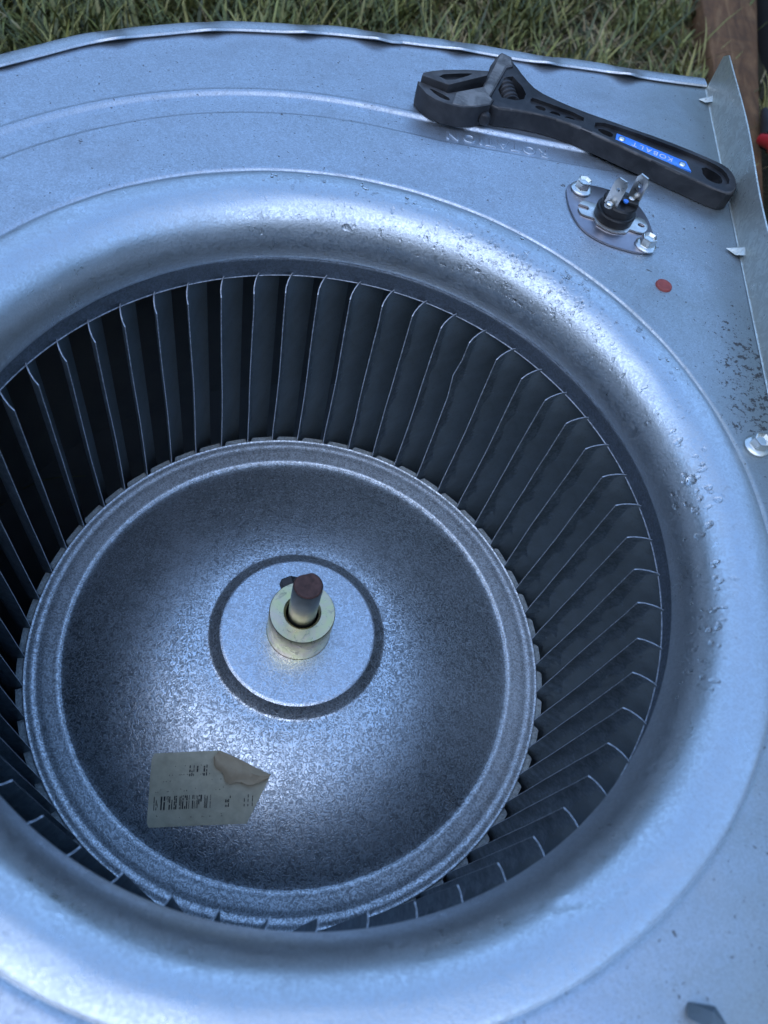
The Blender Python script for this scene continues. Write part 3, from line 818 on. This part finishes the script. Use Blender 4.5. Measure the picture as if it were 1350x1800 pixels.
BL = ['large round water drop at the middle of the far inlet ring curve', 'water drop low on the far ring curve, right of the largest far drop', 'water drop on the flat of the ring above the largest far drop',
      'water drop on the far ring curve left of the other drops', 'largest water drop on the right side of the inlet ring', 'water drop on the right ring curve, just below the largest right drop',
      'water drop on the right ring curve among a cluster of fine droplets', 'water drop on the ring flat below the wrench head', 'water drop on the ring flat below the middle of the wrench',
      'water drop near the outer groove of the ring, below the limit switch', 'water drop low on the ring lip below the wrench head', 'water drop on the right ring flat, outside the largest right drop',
      'small water drop low on the ring lip below the limit switch', 'lowest water drop on the right side of the inlet ring']
for i, (r, d, s_) in enumerate(BIG):
    vs, fs = drop_geo(r, R_(d), s_ * .9, .52, i)
    o = link('water_drop', mesh('drop', vs, fs, 80), 'water')
    tag(o, BL[i], 'water drop', 'large water drops on the inlet ring')
rg = random.Random(11); vs, fs = [], []
def add_drop(r, d, s_, fl):
    v_, f_ = drop_geo(r, R_(d), s_, fl, rg.random()); b0 = len(vs)
    vs.extend(v_); fs.extend(tuple(q + b0 for q in f) for f in f_)
for i in range(560): add_drop(min(.153, max(.1315, rg.gauss(.1385, .0055))), rg.gauss(67, 11), abs(rg.gauss(.00030, .00026)) + .00018, rg.uniform(.4, .55))
for i in range(70): add_drop(min(.152, max(.1312, rg.gauss(.1345, .003))), rg.gauss(-7, 6), abs(rg.gauss(.0004, .0003)) + .0002, rg.uniform(.35, .55))
for i in range(50): add_drop(min(.152, max(.1312, rg.gauss(.1355, .004))), rg.gauss(15, 5), abs(rg.gauss(.0005, .0003)) + .00025, .45)
for i in range(60): add_drop(rg.uniform(.133, .153), rg.uniform(85, 112), abs(rg.gauss(.0004, .0003)) + .0002, .45)
for i in range(90): add_drop(rg.uniform(.132, .153), rg.uniform(25, 60), abs(rg.gauss(.0003, .00025)) + .0002, .45)
for i in range(420):                         # fine damp beads on the flat sheet round the switch
    x, y, s_ = rg.gauss(.105, .028), rg.gauss(.175, .032), rg.uniform(.00016, .00042)
    if math.hypot(x, y) < .160 or x > .148 or abs(x - .0973) + abs(y - .1725) < .024 or y > .245: continue
    b0 = len(vs)
    for zz, kk in ((.00002, 1), (.28, .86), (.46, .5)):
        for q in range(8):
            an = q * math.pi / 4; vs.append((x + s_ * kk * math.cos(an), y + s_ * kk * math.sin(an), Z0 + .0002 + s_ * zz))
    vs.append((x, y, Z0 + .0002 + s_ * .54))
    for e in range(2):
        for q in range(8): fs.append((b0 + e * 8 + q, b0 + e * 8 + (q + 1) % 8, b0 + e * 8 + 8 + (q + 1) % 8, b0 + e * 8 + 8 + q))
    for q in range(8): fs.append((b0 + 16 + q, b0 + 16 + (q + 1) % 8, b0 + 24))
    fs.append(tuple(b0 + q for q in range(8))[::-1])
d = link('water_droplets', mesh('droplets', vs, fs, 80), 'water'); d['kind'] = 'stuff'
tag(d, 'fine water droplets scattered over the curved inlet ring', 'water droplets')

# ------------------------------------------------------------------ board, bag and red handled pliers beyond the flange
BD = thing('wooden_board', (.46, .95, ZG), 'weathered brown wooden board lying on the ground beyond the metal flange', 'board')
me = prism([(.356, .50), (.376, .50), (.404, .82), (.434, 1.11), (.50, 1.75), (.330, 1.75), (.345, 1.06)], ZG - .004, ZG + .034, .006)
part('plank', me, 'board', BD)
BG = thing('tool_bag', (.62, .9, ZG), 'dark cloth tool bag slumped to the right of the brown board', 'bag')
vs, fs = [], []
nu, nv = 24, 10
for j in range(nv + 1):
    t = j / nv
    for i in range(nu):
        an = 2 * math.pi * i / nu
        sx_ = math.copysign(abs(math.cos(an)) ** .45, math.cos(an)); sy_ = math.copysign(abs(math.sin(an)) ** .45, math.sin(an))
        kx = 1 - .25 * t ** 3 + .03 * math.sin(an * 5 + t * 7)
        vs.append((.600 + .038 * (1.0 + .46 * sy_ * kx - .9) + .155 * sx_ * kx, 1.0 + .46 * sy_ * kx, ZG - .003 + .15 * t + .006 * math.sin(an * 3) * t))
for j in range(nv):
    for i in range(nu): fs.append((j * nu + i, j * nu + (i + 1) % nu, (j + 1) * nu + (i + 1) % nu, (j + 1) * nu + i))
fs.append(tuple(nv * nu + i for i in range(nu)))
part('bag_body', mesh('bag', vs, fs, 60), 'bag', BG)
part('carry_strap', tube([(.50, .80, .0), (.50, .82, .05), (.52, .95, .075), (.54, 1.1, .05), (.55, 1.13, .005)], .011), 'bag', BG)
PLR = thing('pliers', (.41, .66, ZG), 'red handled pliers lying partly hidden at the right edge behind the flange', 'pliers')
zP = ZG + .045
for pts in ([(.386, .728, zP), (.394, .712, zP + .008), (.398, .69, zP + .008), (.397, .66, zP + .004), (.392, .62, zP), (.388, .58, zP)],
            [(.408, .742, zP), (.424, .715, zP + .004), (.430, .68, zP + .006), (.426, .64, zP + .002), (.420, .60, zP)]):
    part('grip', tube(pts, [.006, .0085, .009, .0085, .008, .006]), 'grip', PLR)
part('jaws', tube([(.397, .73, zP), (.400, .752, zP), (.398, .79, zP)], [.012, .011, .004]), 'toolsteel', PLR)

# ------------------------------------------------------------------ grass
rg = random.Random(5)
vs, fs, tint = [], [], []
def inside_housing(x, y):
    a = math.atan2(y, x); return math.hypot(x, y) < bound(a) - .0 and x < .19
def blade_geo(x, y, h, wd, az, lean, col, curl):
    b0 = len(vs); z = gz(x, y) - .004; px, py, pz = x, y, z
    dx, dy = math.cos(az), math.sin(az); sxx, syy = -dy, dx
    tilt = lean; n_ = 4
    for i in range(n_ + 1):
        t = i / n_; ww = wd * (1 - t ** 2.2) * .5 + .0002
        tw = .5 * math.sin(t * 2 + az)
        vs.append((px - sxx * ww, py - syy * ww, pz + ww * tw)); vs.append((px + sxx * ww, py + syy * ww, pz - ww * tw))
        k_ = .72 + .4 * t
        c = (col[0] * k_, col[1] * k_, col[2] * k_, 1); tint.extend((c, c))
        st = h / n_
        px += dx * math.sin(tilt) * st; py += dy * math.sin(tilt) * st; pz = max(z + .003, pz + math.cos(tilt) * st)
        tilt = min(2.1, tilt + curl)
    for i in range(n_): q = b0 + 2 * i; fs.append((q, q + 1, q + 3, q + 2))
GREENS = [(.17, .185, .052), (.22, .22, .06), (.12, .14, .048), (.30, .27, .09), (.07, .085, .036)]
STRAW = [(.44, .33, .16), (.34, .25, .13), (.52, .42, .24), (.24, .17, .09)]
def scatter(n_, x0, x1, y0, y1, dens):
    for _ in range(n_):
        x, y = rg.uniform(x0, x1), rg.uniform(y0, y1)
        if inside_housing(x, y): continue
        if .350 < x < .5 and y > .5 and x < .385 + .11 * (y - .5) and rg.random() < .97: continue
        if x > .36 and .52 < y < .80 and x < .46: continue
        if x > .435 and .54 < y < 1.46: continue
        cl = math.sin(x * 21 + 3) * math.sin(y * 17 + x * 9) + .6 * math.sin(x * 47 - y * 31)
        if rg.random() > .58 + .42 * cl: continue
        pst = .36 + (.16 if x > .0 else 0) - .22 * cl
        if x < -.15: pst -= .1
        st = rg.random() < pst
        col = rg.choice(STRAW if st else GREENS); k_ = rg.uniform(.7, 1.3); col = tuple(c * k_ for c in col)
        h = rg.uniform(.02, .07) * (1.5 if rg.random() < .12 else 1); wd = rg.choice((.0016, .002, .0024, .003, .0045)) * rg.uniform(.8, 1.2) if not st else rg.uniform(.001, .0026)
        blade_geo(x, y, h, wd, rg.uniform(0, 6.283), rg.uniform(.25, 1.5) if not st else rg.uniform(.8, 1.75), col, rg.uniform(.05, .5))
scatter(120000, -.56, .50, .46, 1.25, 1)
scatter(16000, -.9, .9, .28, 1.8, 1)
scatter(9000, -1.3, -.2, -.5, .35, 1)
scatter(6000, .16, 1.0, -.5, .45, 1)
scatter(4000, -.6, .6, -.9, -.15, 1)
gm = bpy.data.meshes.new('grass'); gm.from_pydata(vs, [], fs)
at = gm.color_attributes.new('tint', 'FLOAT_COLOR', 'POINT')
at.data.foreach_set('color', [c for t in tint for c in t]); gm.materials.append(M['grass'])
for p in gm.polygons: p.use_smooth = True
go = bpy.data.objects.new('grass', gm); COL.objects.link(go); go['kind'] = 'stuff'
tag(go, 'green and straw coloured tangled lawn grass behind the housing', 'grass')

def leaf(cx, cy, z, L_, W_, az, name, label, mat):
    vs, fs = [], []
    for i in range(9):
        t = i / 8; wd = W_ * math.sin(math.pi * (.04 + .94 * t)) ** .8
        for q in (-1, -.5, 0, .5, 1):
            x, y = (t - .5) * L_, wd * q
            vs.append((cx + x * math.cos(az) - y * math.sin(az), cy + x * math.sin(az) + y * math.cos(az), z + .25 * abs(y) + .01 * math.sin(t * 3)))
    for i in range(8):
        for q in range(4): fs.append((i * 5 + q, i * 5 + q + 1, i * 5 + q + 6, i * 5 + q + 5))
    o = link(name, mesh(name, vs, fs, 80), mat); tag(o, label, 'leaf'); return o
leaf(-.365, .70, ZG + .055, .05, .013, .4, 'fallen_leaf', 'small yellow brown fallen leaf in the grass at the upper left', 'leaf')

# ------------------------------------------------------------------ trees all round the yard: out of view, they shade the low sky
rg = random.Random(21)
vs, fs = [], []
NA, NP = 220, 16
ph = [(rg.uniform(0, 6.28), rg.randint(3, 40), rg.uniform(.1, .5)) for _ in range(14)]
for i in range(NA):
    a = 2 * math.pi * i / NA
    top = 4.5 + sum(k * math.sin(m_ * a + p) for p, m_, k in ph) * .5
    da_ = (math.degrees(a) - (90 - math.degrees(SUN_AZ)) + 180) % 360 - 180
    top += 2.6 * math.exp(-(da_ / 40) ** 2)  # belt made taller on the sun side to hide the sun's glow
    for j in range(NP):
        t = 2 * math.pi * j / NP
        lump = 1 + .12 * math.sin(9 * t + 31 * a) * math.sin(53 * a) + rg.uniform(-.08, .08)
        r = 9.0 + 1.3 * math.cos(t) * lump; z = max(-.3, top * .5 + top * .5 * math.sin(t) * lump)
        vs.append((r * math.cos(a), r * math.sin(a), ZG + z))
for i in range(NA):
    for j in range(NP):
        q = (i + 1) % NA; p = (j + 1) % NP; fs.append((i * NP + j, q * NP + j, q * NP + p, i * NP + p))
s = NT('tree_foliage_far'); n1 = s.noise(6, 8, .7); s.bump(n1, 1, .3)
M['trees'] = s.setp(Base__Color=s.ramp(n1, [(.35, (.03, .04, .016)), (.6, (.09, .11, .045)), (.8, (.17, .19, .08))]), Roughness=.9)
tl = link('treeline', mesh('treeline', vs, fs, 0), 'trees'); tl['kind'] = 'stuff'
tag(tl, 'dark belt of garden trees standing far around the yard', 'trees')
